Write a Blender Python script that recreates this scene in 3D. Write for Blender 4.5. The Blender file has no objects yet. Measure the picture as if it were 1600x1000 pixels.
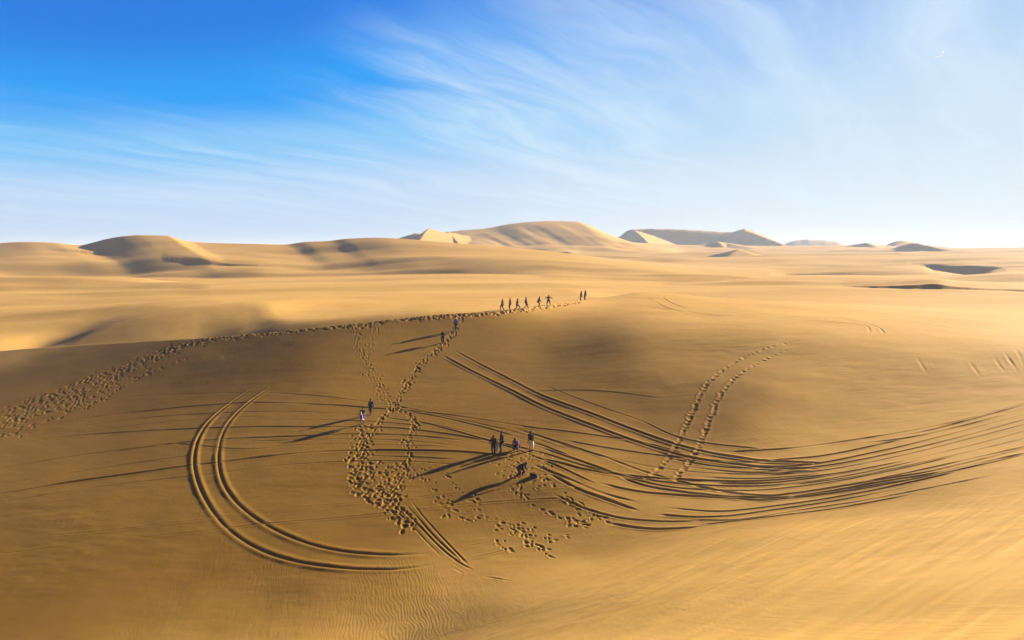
import bpy, bmesh, math, random
import numpy as np
from mathutils import Vector, Matrix

SC = bpy.context.scene
COL = SC.collection
rng = np.random.default_rng(7)

# ------------------------------------------------------------------ camera
F = 1000.0                      # focal length in pixels of a 1600 px wide picture
HORIZON = 388.0
PITCH = math.atan((500.0 - HORIZON) / F)
CAM_Z = 20.0
cam = bpy.data.cameras.new("camera")
cam.sensor_width = 36.0
cam.lens = 36.0 * F / 1600.0
cam.clip_start = 0.1
cam.clip_end = 30000.0
cam_ob = bpy.data.objects.new("camera", cam)
cam_ob.location = (0, 0, CAM_Z)
cam_ob.rotation_euler = (math.pi / 2 - PITCH, 0, 0)
COL.objects.link(cam_ob)
SC.camera = cam_ob

# ------------------------------------------------------------------ light
SUN_AZ = math.radians(27.0)     # from +X (picture right) towards +Y (away from camera)
SUN_EL = math.radians(19.0)
SUN = Vector((math.cos(SUN_EL) * math.cos(SUN_AZ), math.cos(SUN_EL) * math.sin(SUN_AZ), math.sin(SUN_EL)))
ld = bpy.data.lights.new("sun", 'SUN')
ld.energy = 5.0
ld.angle = math.radians(0.5)
ld.color = (1.0, 0.91, 0.765)
lo = bpy.data.objects.new("sun", ld)
lo.rotation_euler = SUN.to_track_quat('Z', 'Y').to_euler()
lo.location = (60, 30, 60)
COL.objects.link(lo)

SC.view_settings.view_transform = 'Standard'
SC.view_settings.look = 'None'
SC.view_settings.exposure = 1.68
SC.view_settings.gamma = 1.0
SC.view_settings.use_curve_mapping = False
SC.cycles.use_denoising = True
SC.cycles.max_bounces = 6
SC.cycles.diffuse_bounces = 3


class NT:
    """small helper to write node graphs"""
    def __init__(self, tree):
        self.t = tree
        self.n = tree.nodes
        self.l = tree.links

    def node(self, typ, **kw):
        nd = self.n.new(typ)
        for k, v in kw.items():
            setattr(nd, k, v)
        return nd

    def put(self, sock, v):
        if isinstance(v, bpy.types.NodeSocket):
            self.l.new(v, sock)
        else:
            sock.default_value = v

    def math(self, op, a, b=0.0, c=None, clamp=False):
        nd = self.node('ShaderNodeMath', operation=op)
        nd.use_clamp = clamp
        self.put(nd.inputs[0], a)
        self.put(nd.inputs[1], b)
        if c is not None:
            self.put(nd.inputs[2], c)
        return nd.outputs[0]

    def vmath(self, op, a, b=None, out=0):
        nd = self.node('ShaderNodeVectorMath', operation=op)
        self.put(nd.inputs[0], a)
        if b is not None:
            self.put(nd.inputs[1], b)
        return nd.outputs[out]

    def mix(self, fac, a, b, blend='MIX'):
        nd = self.node('ShaderNodeMix', data_type='RGBA', blend_type=blend)
        self.put(nd.inputs[0], fac)
        self.put(nd.inputs[6], a)
        self.put(nd.inputs[7], b)
        return nd.outputs[2]

    def range(self, v, a, b, c=0.0, d=1.0, smooth=True):
        nd = self.node('ShaderNodeMapRange')
        nd.interpolation_type = 'SMOOTHSTEP' if smooth else 'LINEAR'
        for i, x in enumerate((v, a, b, c, d)):
            self.put(nd.inputs[i], x)
        return nd.outputs[0]

    def noise(self, vec, scale, detail=4.0, rough=0.5, dist=0.0):
        nd = self.node('ShaderNodeTexNoise')
        self.put(nd.inputs['Vector'], vec)
        nd.inputs['Scale'].default_value = scale
        nd.inputs['Detail'].default_value = detail
        nd.inputs['Roughness'].default_value = rough
        nd.inputs['Distortion'].default_value = dist
        return nd.outputs['Fac']

    def combine(self, x, y, z):
        nd = self.node('ShaderNodeCombineXYZ')
        for i, v in enumerate((x, y, z)):
            self.put(nd.inputs[i], v)
        return nd.outputs[0]

    def sep(self, v):
        nd = self.node('ShaderNodeSeparateXYZ')
        self.put(nd.inputs[0], v)
        return nd.outputs


def build_world():
    w = bpy.data.worlds.new("World")
    SC.world = w
    w.use_nodes = True
    t = NT(w.node_tree)
    t.n.clear()
    out = t.node('ShaderNodeOutputWorld')
    bg = t.node('ShaderNodeBackground')
    bg.inputs['Strength'].default_value = 0.1
    t.l.new(bg.outputs[0], out.inputs[0])
    sky = t.node('ShaderNodeTexSky', sky_type='NISHITA')
    sky.sun_disc = False
    sky.sun_elevation = SUN_EL
    sky.sun_rotation = math.pi / 2 - SUN_AZ
    sky.air_density = 1.0
    sky.dust_density = 0.6
    sky.ozone_density = 2.0
    tc = t.node('ShaderNodeTexCoord')
    d = t.vmath('NORMALIZE', tc.outputs['Generated'])
    x, y, z = t.sep(d)
    el = t.math('MULTIPLY', t.math('ARCSINE', z), 180 / math.pi)              # elevation, degrees
    az = t.math('MULTIPLY', t.math('ARCTAN2', x, y), 180 / math.pi)           # bearing from +Y, degrees
    # clear-air colour (radiance at strength 0.1): deep azure high up, pale towards the horizon and the sun
    K = 10.0 / 2 ** SC.view_settings.exposure
    col = lambda r, g, b: (r * K, g * K, b * K, 1.0)
    ramp = t.node('ShaderNodeValToRGB')
    ramp.color_ramp.interpolation = 'EASE'
    e = ramp.color_ramp.elements
    e[0].position = 0.0
    e[0].color = (0.50, 0.63, 0.82, 1)
    e[1].position = 1.0
    e[1].color = (0.003, 0.018, 0.08, 1)
    for p, c in ((0.055, (0.50, 0.68, 0.93)), (0.115, (0.17, 0.54, 0.95)), (0.17, (0.0, 0.34, 0.94)),
                 (0.25, (0.0, 0.20, 0.80)), (0.40, (0.002, 0.03, 0.15))):
        k = e.new(p)
        k.color = (*c, 1)
    away = t.range(t.vmath('DOT_PRODUCT', d, (math.cos(SUN_AZ), math.sin(SUN_AZ), 0.0), out=1), 0.45, -0.2, 1.0, 1.45)
    t.l.new(t.math('DIVIDE', t.math('MULTIPLY', el, away), 90.0), ramp.inputs[0])
    base = t.vmath('SCALE', ramp.outputs[0])
    base.node.inputs['Scale'].default_value = K
    nish = t.vmath('MULTIPLY', sky.outputs[0], (0.12, 0.28, 0.40))
    base = t.mix(0.04, base, nish)
    # pale glow of thin high haze towards the sun's side
    sun_h = Vector((math.cos(SUN_AZ), math.sin(SUN_AZ), 0.12)).normalized()
    near_sun = t.vmath('DOT_PRODUCT', d, tuple(sun_h), out=1)
    g = t.range(near_sun, 0.22, 0.98)
    low = t.range(el, 34.0, 8.0)
    g = t.math('MULTIPLY', g, low)
    base = t.mix(t.math('MULTIPLY', g, 0.86), base, col(0.70, 0.81, 0.90))
    hz = t.math('MULTIPLY', t.range(el, 10.0, 0.0), t.range(near_sun, 0.1, 0.8))
    base = t.mix(t.math('MULTIPLY', hz, 0.75), base, col(0.80, 0.83, 0.86))
    # cirrus: a plane of ice cloud far overhead, fibres drawn out along the wind
    inv = t.math('DIVIDE', 1.0, t.math('MAXIMUM', t.math('ADD', z, 0.10), 0.02))
    px = t.math('MULTIPLY', x, inv)
    py = t.math('MULTIPLY', y, inv)
    th = math.radians(52)
    a = t.math('ADD', t.math('MULTIPLY', px, math.cos(th)), t.math('MULTIPLY', py, math.sin(th)))
    b = t.math('SUBTRACT', t.math('MULTIPLY', py, math.cos(th)), t.math('MULTIPLY', px, math.sin(th)))
    warp = t.noise(t.combine(px, py, 3.3), 0.7, 3.0)
    b2 = t.math('ADD', b, t.math('MULTIPLY', warp, 0.9))
    fib = t.noise(t.combine(t.math('MULTIPLY', a, 0.35), t.math('MULTIPLY', b2, 2.2), 1.7), 1.6, 8.0, 0.60, 0.3)
    patch = t.noise(t.combine(t.math('MULTIPLY', a, 0.45), t.math('MULTIPLY', b, 0.8), 9.1), 0.9, 4.0, 0.55)
    # where the veil lies: from the upper middle down to the right, thinning into clear air at the upper left
    veil = t.range(t.math('ADD', az, t.math('MULTIPLY', t.math('SUBTRACT', patch, 0.5), 42.0)), -20.0, 2.0)
    lowveil = t.range(t.math('ADD', el, t.math('MULTIPLY', t.math('SUBTRACT', patch, 0.5), 16.0)), 11.5, 6.0)
    area = t.math('MAXIMUM', t.math('MULTIPLY', veil, 0.9), t.math('MULTIPLY', lowveil, 0.7))
    dens = t.math('MULTIPLY', t.range(fib, 0.31, 0.80), t.math('ADD', 0.35, t.math('MULTIPLY', patch, 0.9)))
    dens = t.math('MULTIPLY', dens, area)
    dens = t.math('MULTIPLY', dens, t.range(el, 38.0, 22.0))
    dens = t.math('MULTIPLY', dens, t.range(el, 0.5, 5.0, 0.25, 1.0))
    base = t.mix(t.math('MULTIPLY', dens, 0.95, clamp=True), base, col(0.72, 0.87, 0.98))
    # sky behind the camera, out of view, dimmed to lower the fill light
    back = t.range(y, -0.75, 0.35, 0.10, 1.0)
    sc = t.node('ShaderNodeVectorMath', operation='SCALE')
    t.l.new(base, sc.inputs[0])
    t.put(sc.inputs['Scale'], back)
    t.l.new(sc.outputs[0], bg.inputs['Color'])


build_world()

# ------------------------------------------------------------------ pixel helpers
SP, CP = math.sin(PITCH), math.cos(PITCH)


def ray(u, v):
    a = (np.asarray(u, float) - 800.0) / F
    b = (500.0 - np.asarray(v, float)) / F
    return a, CP + SP * b, -SP + CP * b


def at(u, v, d):
    """world point seen at picture position (u, v) whose forward distance is d"""
    x, y, z = ray(u, v)
    s = np.asarray(d, float) / y
    return np.stack([x * s, y * s, z * s + CAM_Z], -1)


def pts(rows):
    r = np.array(rows, float)
    return at(r[:, 0], r[:, 1], r[:, 2])


# ------------------------------------------------------------------ numeric helpers
def smoothstep(a, b, x):
    t = np.clip((x - a) / (b - a), 0, 1)
    return t * t * (3 - 2 * t)


def smin(a, b, k):
    h = np.clip(0.5 + 0.5 * (b - a) / k, 0, 1)
    return b * (1 - h) + a * h - k * h * (1 - h)


def smax(a, b, k):
    return -smin(-a, -b, k)


def _hash(ix, iy, seed):
    n = (ix.astype(np.int64) * 374761393 + iy.astype(np.int64) * 668265263 + seed * 69069) & 0xFFFFFFFF
    n = ((n ^ (n >> 13)) * 1274126177) & 0xFFFFFFFF
    return ((n ^ (n >> 16)) & 0xFFFF) / 65535.0


def vnoise(x, y, seed=0):
    ix, iy = np.floor(x), np.floor(y)
    fx, fy = x - ix, y - iy
    ux = fx * fx * fx * (fx * (fx * 6 - 15) + 10)
    uy = fy * fy * fy * (fy * (fy * 6 - 15) + 10)
    a, b = _hash(ix, iy, seed), _hash(ix + 1, iy, seed)
    c, d = _hash(ix, iy + 1, seed), _hash(ix + 1, iy + 1, seed)
    return (a + (b - a) * ux) * (1 - uy) + (c + (d - c) * ux) * uy - 0.5


def fbm(x, y, oct=3, seed=0, gain=0.5):
    s, amp, f = 0, 1.0, 1.0
    for i in range(oct):
        s = s + amp * vnoise(x * f + 17.3 * i, y * f - 9.1 * i, seed + i)
        amp *= gain
        f *= 2.03
    return s


class Sheet:
    """smooth surface z(x, y) through given points (thin plate spline)"""
    def __init__(self, P, lam=0.02, s=30.0):
        P = np.asarray(P, float)
        self.s = s
        self.c = P[:, :2] / s
        n = len(P)
        K = self.k(self.c, self.c)
        A = np.zeros((n + 3, n + 3))
        A[:n, :n] = K + lam * np.eye(n)
        A[:n, n] = 1
        A[:n, n + 1:] = self.c
        A[n, :n] = 1
        A[n + 1:, :n] = self.c.T
        b = np.zeros(n + 3)
        b[:n] = P[:, 2]
        self.w = np.linalg.solve(A, b)

    @staticmethod
    def k(p, c):
        d2 = (p[:, None, 0] - c[None, :, 0]) ** 2 + (p[:, None, 1] - c[None, :, 1]) ** 2
        return 0.5 * d2 * np.log(d2 + 1e-9)

    def __call__(self, x, y):
        sh = np.shape(x)
        p = np.stack([np.ravel(x), np.ravel(y)], -1) / self.s
        out = np.empty(len(p))
        n = len(self.c)
        for i in range(0, len(p), 40000):
            q = p[i:i + 40000]
            out[i:i + 40000] = self.k(q, self.c) @ self.w[:n] + self.w[n] + q @ self.w[n + 1:]
        return out.reshape(sh)


# ------------------------------------------------------------------ the dunes: control points (u, v, forward distance)
# plane of the hollow in front of the camera, which falls to the left and towards the camera
def hollow(u, v, gx=0.09, gy=0.135, z0=-16.6):
    x, y, z = ray(u, v)
    return [u, v, float((z0 - gy * 52) / (z / y - gx * x / y - gy))]


CREST = [(-350, 575, 122), (-180, 562, 112), (0, 548, 102), (150, 538, 96), (330, 527, 90), (450, 516, 88),
         (560, 505, 87), (640, 496, 88), (700, 490, 89), (785, 484.5, 91), (850, 477, 98), (912, 469, 108)]
SLOPE = [hollow(u, v) for u, v in ((567, 662), (150, 700), (150, 800), (150, 900), (150, 1000), (0, 1000), (0, 850),
                                   (0, 720), (400, 1000), (500, 900), (400, 720), (300, 800), (-200, 750), (-200, 900),
                                   (-200, 1050), (620, 960), (650, 880), (720, 920))]
SLOPE += [(692, 536, 81), (620, 600, 71), (783, 707, 52), (830, 704, 53), (811, 745, 47.5), (740, 620, 65), (740, 560, 77),
          (900, 640, 60), (850, 560, 77), (900, 520, 84.5), (400, 600, 72), (250, 600, 76), (100, 620, 75.5), (480, 560, 76.5),
          (-150, 640, 78), (800, 810, 42.5), (900, 800, 42), (880, 740, 46.5)]
HUMP = [(985, 454, 119), (985, 480, 95), (985, 520, 80), (985, 580, 68), (985, 640, 60), (985, 690, 53.5),
        (1060, 460, 112), (1130, 470, 106), (1100, 500, 86), (1100, 560, 71), (1100, 640, 58.5), (1100, 700, 51),
        (1200, 472, 104), (1200, 520, 76), (1200, 600, 61), (1200, 660, 54), (1200, 700, 49.5),
        (1300, 485, 94), (1300, 520, 75), (1300, 570, 65), (1300, 620, 58), (1300, 665, 52.5), (1300, 700, 48),
        (1450, 515, 78), (1450, 560, 64.5), (1450, 610, 57.5), (1450, 655, 51),
        (1580, 540, 68), (1580, 590, 59), (1580, 628, 52), (1750, 560, 62), (1750, 610, 46)]
VALLEY = [(1000, 770, 44.5), (1100, 770, 43), (1200, 770, 41.5), (1000, 850, 36.5), (1120, 810, 37.5), (1300, 740, 41), (1400, 700, 44),
          (1400, 740, 35.5), (1500, 670, 46.5), (1580, 640, 50), (1550, 690, 39.5), (1550, 740, 32), (1750, 640, 40), (900, 880, 36)]
FORE = [(800, 930, 29.5), (800, 1000, 23.5), (620, 1030, 29), (1000, 920, 24.5), (1000, 1000, 18.2), (1200, 830, 29.5), (1200, 900, 21.5), (1200, 1000, 14.6),
        (1400, 800, 30), (1400, 880, 20.8), (1400, 1000, 12.6), (1600, 800, 24), (1600, 900, 13.2), (1600, 1000, 8.6)]
WORLD = [(0, 0, -3.0), (0, -15, -2.2), (12, -10, -0.7), (-12, 0, -8.5), (-15, 14, -15.2), (-30, 5, -19), (-30, -20, -14),
         (25, 0, -0.8), (32, 10, -4.6), (30, -20, -1), (45, 22, -7.5), (60, 30, -9.0), (60, 0, -4), (0, -50, -6), (-60, -40, -18),
         (60, -50, -5), (-90, 40, -22), (-70, 10, -22), (90, 40, -11), (95, 80, -11.5), (0, 9, -7.4), (-120, 90, -22),
         (50, 150, -12.0), (75, 140, -11.5), (100, 120, -11.5), (35, 133, -11.2), (60, 122, -10.6), (22, 138, -10.6), (27, 152, -11.6),
         (120, 150, -12), (75, 170, -12), (150, 100, -12), (130, 30, -10)]


def build_sheets():
    crest = pts(CREST)
    turn = np.array([c[0] > 780 for c in CREST])[:, None]
    behind = crest + np.where(turn, np.array([-9.0, 6.0, 3.0]), np.array([0, 11, 3.0]))
    keep = np.array([c[0] < 880 for c in CREST])
    wp = np.array(WORLD, float)
    wp[:, 2] += CAM_Z
    near = Sheet(np.vstack([crest, behind[keep], pts(SLOPE + HUMP + VALLEY + FORE), wp]), lam=0.05)
    # lee side behind the crest
    lee = Sheet(np.vstack([crest, crest + np.where(turn, np.array([-7.5, 5, -2.0]), np.array([0, 9, -2.0])),
                           crest + np.where(turn, np.array([-18, 16, -6.0]), np.array([0, 25, -6.5])),
                           crest + np.where(turn, np.array([7.5, -5, 2.2]), np.array([0, -9, 2.2])),
                           crest[:8] + np.array([0, -30, 8])]), lam=0.004)
    # low dune behind the crest with its shaded face
    tier = [(-200, 566, 116), (-60, 556, 112), (60, 545, 112), (150, 515, 116), (260, 490, 119), (340, 479, 121), (400, 473, 123), (520, 468, 128), (760, 463.5, 134)]
    tp = pts(tier)
    PL = [(0, 532, 113), (0, 500, 142), (0, 470, 184), (0, 444, 255), (-250, 530, 120), (-250, 470, 190), (-250, 444, 260), (100, 515, 122),
          (200, 487, 134), (390, 472, 136), (550, 472, 134), (700, 472, 132), (560, 490, 110), (700, 479, 112), (460, 487, 118), (850, 466, 138), (500, 452, 182), (800, 447, 188),
          (1100, 446, 190), (1100, 431, 262), (1300, 448, 172), (1300, 431, 250), (1500, 470, 135), (1600, 452, 170), (1600, 478, 120),
          (300, 442, 245), (600, 430, 285), (1000, 425, 300), (1500, 425, 285), (200, 452, 205), (1000, 462, 140), (1300, 465, 130),
          (1800, 470, 140), (1800, 440, 200), (1800, 425, 280)]
    tops = tp[2:7]
    pl = Sheet(np.vstack([pts(PL), tops]), lam=0.01)
    return near, lee, tp, crest, pl


NEAR, LEE, TIER, CREST_P, PLAIN = build_sheets()


def interp(u, rows):
    r = np.array(rows, float)
    x = np.clip(u, r[0, 0], r[-1, 0])
    # monotone-ish smooth interpolation (Catmull-Rom through sorted knots)
    xs, ys = r[:, 0], r[:, 1]
    s_ = np.diff(ys) / np.diff(xs)
    m = np.concatenate([[s_[0]], np.where(s_[1:] * s_[:-1] > 0, 2 * s_[1:] * s_[:-1] / (s_[1:] + s_[:-1] + 1e-12), 0), [s_[-1]]])
    i = np.clip(np.searchsorted(xs, x) - 1, 0, len(xs) - 2)
    h = xs[i + 1] - xs[i]
    t = (x - xs[i]) / h
    return ((2 * t**3 - 3 * t**2 + 1) * ys[i] + (t**3 - 2 * t**2 + t) * h * m[i]
            + (-2 * t**3 + 3 * t**2) * ys[i + 1] + (t**3 - t**2) * h * m[i + 1])


def lin(u, rows):
    r = np.array(rows, float)
    return np.interp(u, r[:, 0], r[:, 1])


# slip faces cut in the open sand: crest rows (u, v, face height in px), forward distance, length of the windward back
SCARPS = [
    ([(75, 381, 0), (115, 380, 4.5), (135, 380.5, 5), (160, 383, 2.5), (200, 385, 0)], 338, 22),
    ([(255, 402, 0), (300, 398, 4.0), (325, 396, 4.5), (355, 396, 2.6), (440, 394, 0)], 300, 24),
    ([(1315, 453, 0), (1360, 452.5, 3), (1420, 452.5, 5.5), (1465, 453.5, 7.5), (1500, 454, 4), (1560, 455, 2), (1700, 456, 3), (1800, 457, 3)], 168, 26),
    ([(1096, 464, 0), (1108, 463.5, 2.5), (1122, 464, 2), (1134, 465, 0)], 121, 4),
    ([(1170, 456, 0), (1200, 456, 1.5), (1300, 464, 2.2), (1400, 476, 2.6), (1480, 483, 3.2), (1600, 500, 4), (1750, 520, 4)], 117, 9),
    ([(840, 373, 0), (858, 371, 3), (885, 371, 3.5), (905, 371, 0)], 560, 20),
    ([(560, 405, 0), (620, 404, 1.3), (700, 401, 0)], 330, 20),
    ([(1140, 398, 0), (1180, 400, 1.2), (1250, 399, 0)], 420, 25),
]

# blow-outs: hollows scooped below the plain, their back wall in shade: (u, wall height in px) and forward distance
PITS = [([(1415, 0), (1440, 2.5), (1460, 11), (1488, 19), (1512, 22), (1534, 16), (1550, 5), (1570, 0)], 365)]

# far dunes: skyline rows (u, v), forward distance, run of the side facing the camera (m), run of the back, profile power
RANGES = [
    ([(-700, 386), (-300, 384), (-60, 383), (0, 380), (45, 378), (85, 379), (130, 383), (150, 379), (172, 373.5), (200, 369), (225, 367.5), (265, 368.5),
      (285, 374), (305, 378), (350, 380), (400, 381), (445, 382), (480, 378), (515, 376.5), (545, 373), (590, 371.5), (640, 374), (700, 379),
      (780, 385), (860, 393), (960, 405), (1080, 418), (1250, 426)], 350, 72, 120, 1.15),
    ([(-500, 450), (-200, 449), (0, 447), (250, 443.5), (500, 437), (750, 432), (950, 435), (1100, 441), (1250, 448)], 242, 34, 70, 1.0),
    ([(280, 455), (400, 451), (560, 446.5), (700, 443), (850, 442), (980, 446), (1080, 451), (1250, 459)], 188, 12, 45, 1.0),
    ([(1060, 446), (1150, 438), (1300, 433), (1450, 434), (1600, 427), (1750, 426), (1950, 440)], 222, 26, 70, 1.0),
    ([(950, 416), (1080, 406), (1250, 402), (1400, 402), (1550, 396), (1700, 395), (2000, 402), (2300, 420)], 430, 60, 160, 1.0),
    ([(350, 432), (500, 424), (640, 416), (800, 411), (950, 414), (1100, 420), (1200, 428)], 320, 42, 90, 1.0),
    ([(585, 378), (620, 374), (660, 368), (690, 364), (720, 360.5), (760, 357), (800, 350), (830, 347), (860, 345.8), (898, 346.5), (915, 351), (932, 358),
      (955, 368), (980, 377), (1010, 384), (1080, 392)], 700, 130, 160, 0.95),
    ([(930, 386), (955, 373), (985, 359.5), (1010, 358), (1050, 358.5), (1100, 361), (1138, 363), (1152, 360), (1160, 357.5), (1172, 361), (1190, 368),
      (1222, 381), (1250, 390)], 1000, 34, 160, 1.0),
    ([(1195, 392), (1215, 380), (1228, 375.5), (1260, 374.5), (1300, 377), (1330, 382.5), (1350, 390)], 1500, 30, 200, 1.0),
    ([(1290, 392), (1330, 384), (1352, 379.5), (1375, 384), (1392, 378), (1404, 375.8), (1420, 378), (1440, 382), (1480, 386.5), (1560, 390)], 900, 80, 140, 1.0),
    ([(900, 392), (985, 379), (1040, 382), (1100, 383), (1121, 378), (1150, 383.5), (1230, 384.5), (1330, 386), (1500, 388), (1700, 389), (2300, 390)], 860, 150, 300, 0.9),
]
# star-shaped peaks: apex (u, v, forward distance), faces as (outward x, outward y, slope)
PEAKS = [
    ((672, 356.5, 640), [(1, -0.75, 0.42), (-1, -0.25, 0.75), (-0.2, 1, 0.4), (0.8, 0.6, 0.3)]),
    ((700, 362, 655), [(1, -0.6, 0.35), (-0.8, -0.7, 0.62), (0, 1, 0.4)]),
    ((648, 363, 650), [(0.9, -0.7, 0.4), (-0.9, -0.5, 0.6), (0, 1, 0.4), (0.2, -1, 0.5)]),
    ((990, 359.3, 975), [(0.92, -0.62, 0.40), (-1, -0.35, 0.9), (0, 1, 0.5)]),
    ((1160, 357.5, 985), [(-0.5, -0.9, 0.85), (1, -0.35, 0.42), (0, 1, 0.4), (-1, 0, 0.5)]),
    ((1121, 377, 820), [(0.8, -0.7, 0.42), (-0.8, -0.6, 0.45), (0, 1, 0.4)]),
    ((1155, 388.5, 520), [(0.3, -1, 0.58), (-1, -0.2, 0.35), (0.9, 0.2, 0.35), (0, 1, 0.4)]),
    ((1426, 378.5, 690), [(-0.6, -0.9, 0.8), (1, -0.3, 0.28), (0, 1, 0.3), (-1, 0.2, 0.5)]),
    ((1352, 378.5, 840), [(0.7, -0.7, 0.35), (-0.8, -0.6, 0.5), (0, 1, 0.4)]),
]


def base_height(x, y):
    """large forms of the sand, without footprints and tracks"""
    r = np.hypot(x, y)
    yy = np.maximum(y, 1.0)
    u = np.where(y > 1.0, 800 + F * x / yy, np.where(x > 0, 6000, -6000))
    u = np.clip(u, -3000, 4500)
    far = np.interp(r, [0, 200, 300, 600, 900, 2000, 7000], [-12.5, -12.5, -12.6, -6.5, -0.6, 0.2, 5.0]) + CAM_Z
    z = far.copy()
    m = r < 330
    w = smoothstep(215, 310, r[m])
    p = PLAIN(x[m], y[m])
    z[m] = p * (1 - w) + z[m] * w
    # long low swells of the plain
    sw = fbm(x / 95 + 0.25 * y / 95, y / 24, 3, 11, 0.45)
    z += sw * 4.6 * smoothstep(125, 260, r) * (1 - 0.3 * smoothstep(800, 2000, r))
    z += fbm(x / 60 + y / 70, y / 11, 2, 53) * 0.55 * smoothstep(120, 170, r) * smoothstep(700, 400, r)
    sw2 = fbm(x / 260, y / 60, 2, 41)
    z += sw2 * 5.0 * smoothstep(300, 600, r)
    for crest, d, back in SCARPS:
        c = np.array(crest, float)
        mm = (u > c[0, 0]) & (u < c[-1, 0]) & (np.abs(y - d) < d * 0.25)
        if not mm.any():
            continue
        uu = u[mm]
        A = np.maximum(interp(uu, c[:, [0, 2]]), 0) * d / 1000.0 * 1.15
        yc = d * (1 - 0.0003 * (uu - c[:, 0].mean())) + 1.5 * vnoise(uu / 25.0, uu * 0, 5)
        t = y[mm] - yc
        g = np.where(t < 0, np.maximum(0, 1 + t * 0.66 / np.maximum(A, 1e-3)), np.exp(-(t / back) ** 2))
        z[mm] += A * g
    for rows, d in PITS:
        c = np.array(rows, float)
        mm = (u > c[0, 0]) & (u < c[-1, 0]) & (y > d - 150) & (y < d + 20)
        if mm.any():
            uu = u[mm]
            A = np.maximum(interp(uu, c), 0.01) * d / 1000.0
            t = y[mm] - d + 0.25 * (uu - c[:, 0].mean())
            z[mm] += np.where(t < 0, A * (np.maximum(0, 1 + t * 0.62 / A) - 1) * np.exp(-(t / 60.0) ** 2), 0.0)
    for sky, d, ln, lb, pw in RANGES:
        c = np.array(sky, float)
        mm = (u > c[0, 0]) & (u < c[-1, 0]) & (y > d - ln * 1.4 - 120) & (y < d + lb * 3 + 120)
        if not mm.any():
            continue
        uu, xm, ym = u[mm], x[mm], y[mm]
        lo_ = z[mm]
        if pw > 1.1:
            d = d - 0.055 * np.clip(uu - 300.0, -600, 700)      # the long left-hand ridge comes nearer towards the right
        t = ym - d
        us = uu + 1.1 * np.minimum(t, 0) * (350.0 / d)          # ridges run slantwise, not along one line of sight
        zc = CAM_Z + d * (HORIZON - interp(us, c)) / F
        wob = (0.25 if pw < 1.1 else 0.12) * ln * fbm(uu / 140.0, uu * 0 + zc.mean(), 2, 3)
        q = np.where(t < 0, np.maximum(0, 1 + t / (ln + wob)), 1.0)
        q = 0.85 * q + 0.15 * q * q if pw > 1.1 else q * (1 - 0.5 * (1 - q) ** 2)
        # erosion gullies on the windward sides
        gul = fbm((xm + 0.5 * ym) / 28.0, ym / 150.0, 3, int(ln)) * (0.08 if pw < 1.1 else 0.0) * (1 - q) * q * 4
        win = smoothstep(c[0, 0], c[0, 0] + 50, uu) * smoothstep(c[-1, 0], c[-1, 0] - 50, uu)
        zc = lo_ + np.maximum(zc - lo_, 0) * win
        zb = zc - np.maximum(zc - lo_, 0) * (t / lb) ** 2
        zn = lo_ + np.maximum(zc - lo_, 0) * np.clip(q + gul, 0, 1)
        zr = np.where(t < 0, zn, zb)
        z[mm] = np.maximum(lo_, zr)
    for (au, av, ad), faces in PEAKS:
        ax, ay, az = at(au, av, ad)
        mm = (np.abs(x - ax) < 160) & (np.abs(y - ay) < 160)
        if not mm.any():
            continue
        xm, ym = x[mm] - ax, y[mm] - ay
        wx = 3.0 * fbm(xm / 22, ym / 22, 2, int(au))
        fall = np.full(xm.shape, -1e9)
        for fx, fy, s in faces:
            L = math.hypot(fx, fy)
            fall = np.maximum(fall, ((xm + wx) * fx + (ym + wx) * fy) / L * s)
        z[mm] = smax(z[mm], az - np.maximum(fall, 0), 0.8)
    # near dune, hollow and foreground flank
    m = r < 230
    xm, ym, rm = x[m], y[m], r[m]
    n = NEAR(xm, ym)
    um = u[m]
    plain = z[m]
    # low dune behind the crest: its shaded face falls from a curved edge
    tx = (TIER[:, 0] / TIER[:, 1]) * F + 800
    uc = np.clip(um, -220, 780) / 300.0
    ty = np.polyval(np.polyfit(tx / 300.0, TIER[:, 1], 4), uc)
    tz = np.polyval(np.polyfit(tx / 300.0, TIER[:, 2], 4), uc)
    ts = interp(um, [(-300, 0.18), (60, 0.20), (200, 0.23), (300, 0.23), (380, 0.17), (450, 0.10), (540, 0.05), (650, 0.03), (760, 0.02)])
    cut = tz + ts * (ym - ty) + 3 * smoothstep(560, 760, um) + 4 * smoothstep(95, -60, um)
    plain = np.where(um < 760, smin(plain, cut, 0.3), plain)
    yc = np.interp(xm, CREST_P[:, 0], CREST_P[:, 1])
    n = n + 0.4 * np.maximum(0, ym - yc - 8) * smoothstep(13, 6, xm)
    lee = LEE(xm, ym)
    right = smoothstep(960, 1090, um)
    back = smax(lee, plain, 0.6)
    back = back * (1 - right) + (n + 3) * right
    k = 0.12 + 1.2 * smoothstep(860, 1000, um)
    hh = smin(n, back, k)
    hh = np.where(ym < 15, n, hh)
    # small unevenness of the wind-packed sand
    hh = hh + 0.10 * fbm(xm / 9, ym / 6, 3, 23) * smoothstep(4, 20, rm)
    near = smoothstep(125, 70, rm) * smoothstep(8, 25, rm)
    hh = hh + near * (0.019 * fbm(xm / 2.2 + 0.3 * ym, ym / 0.8, 3, 71, 0.6) * (0.4 + 1.2 * np.clip(fbm(xm / 12, ym / 8, 2, 77) + 0.4, 0, 1)))
    # fine wind ripples on the floor of the hollow
    rp = smoothstep(46, 40, rm) * smoothstep(24, 30, rm) * smoothstep(3, -3, xm) * np.clip(0.25 + 2.2 * fbm(xm / 7, ym / 7, 2, 91), 0, 1)
    ph = (xm * 0.96 + ym * 0.28 + 0.62 * fbm(xm / 1.5, ym / 2.6, 3, 93)) / 0.18
    hh = hh + rp * 0.0024 * np.sin(2 * math.pi * ph)
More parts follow.
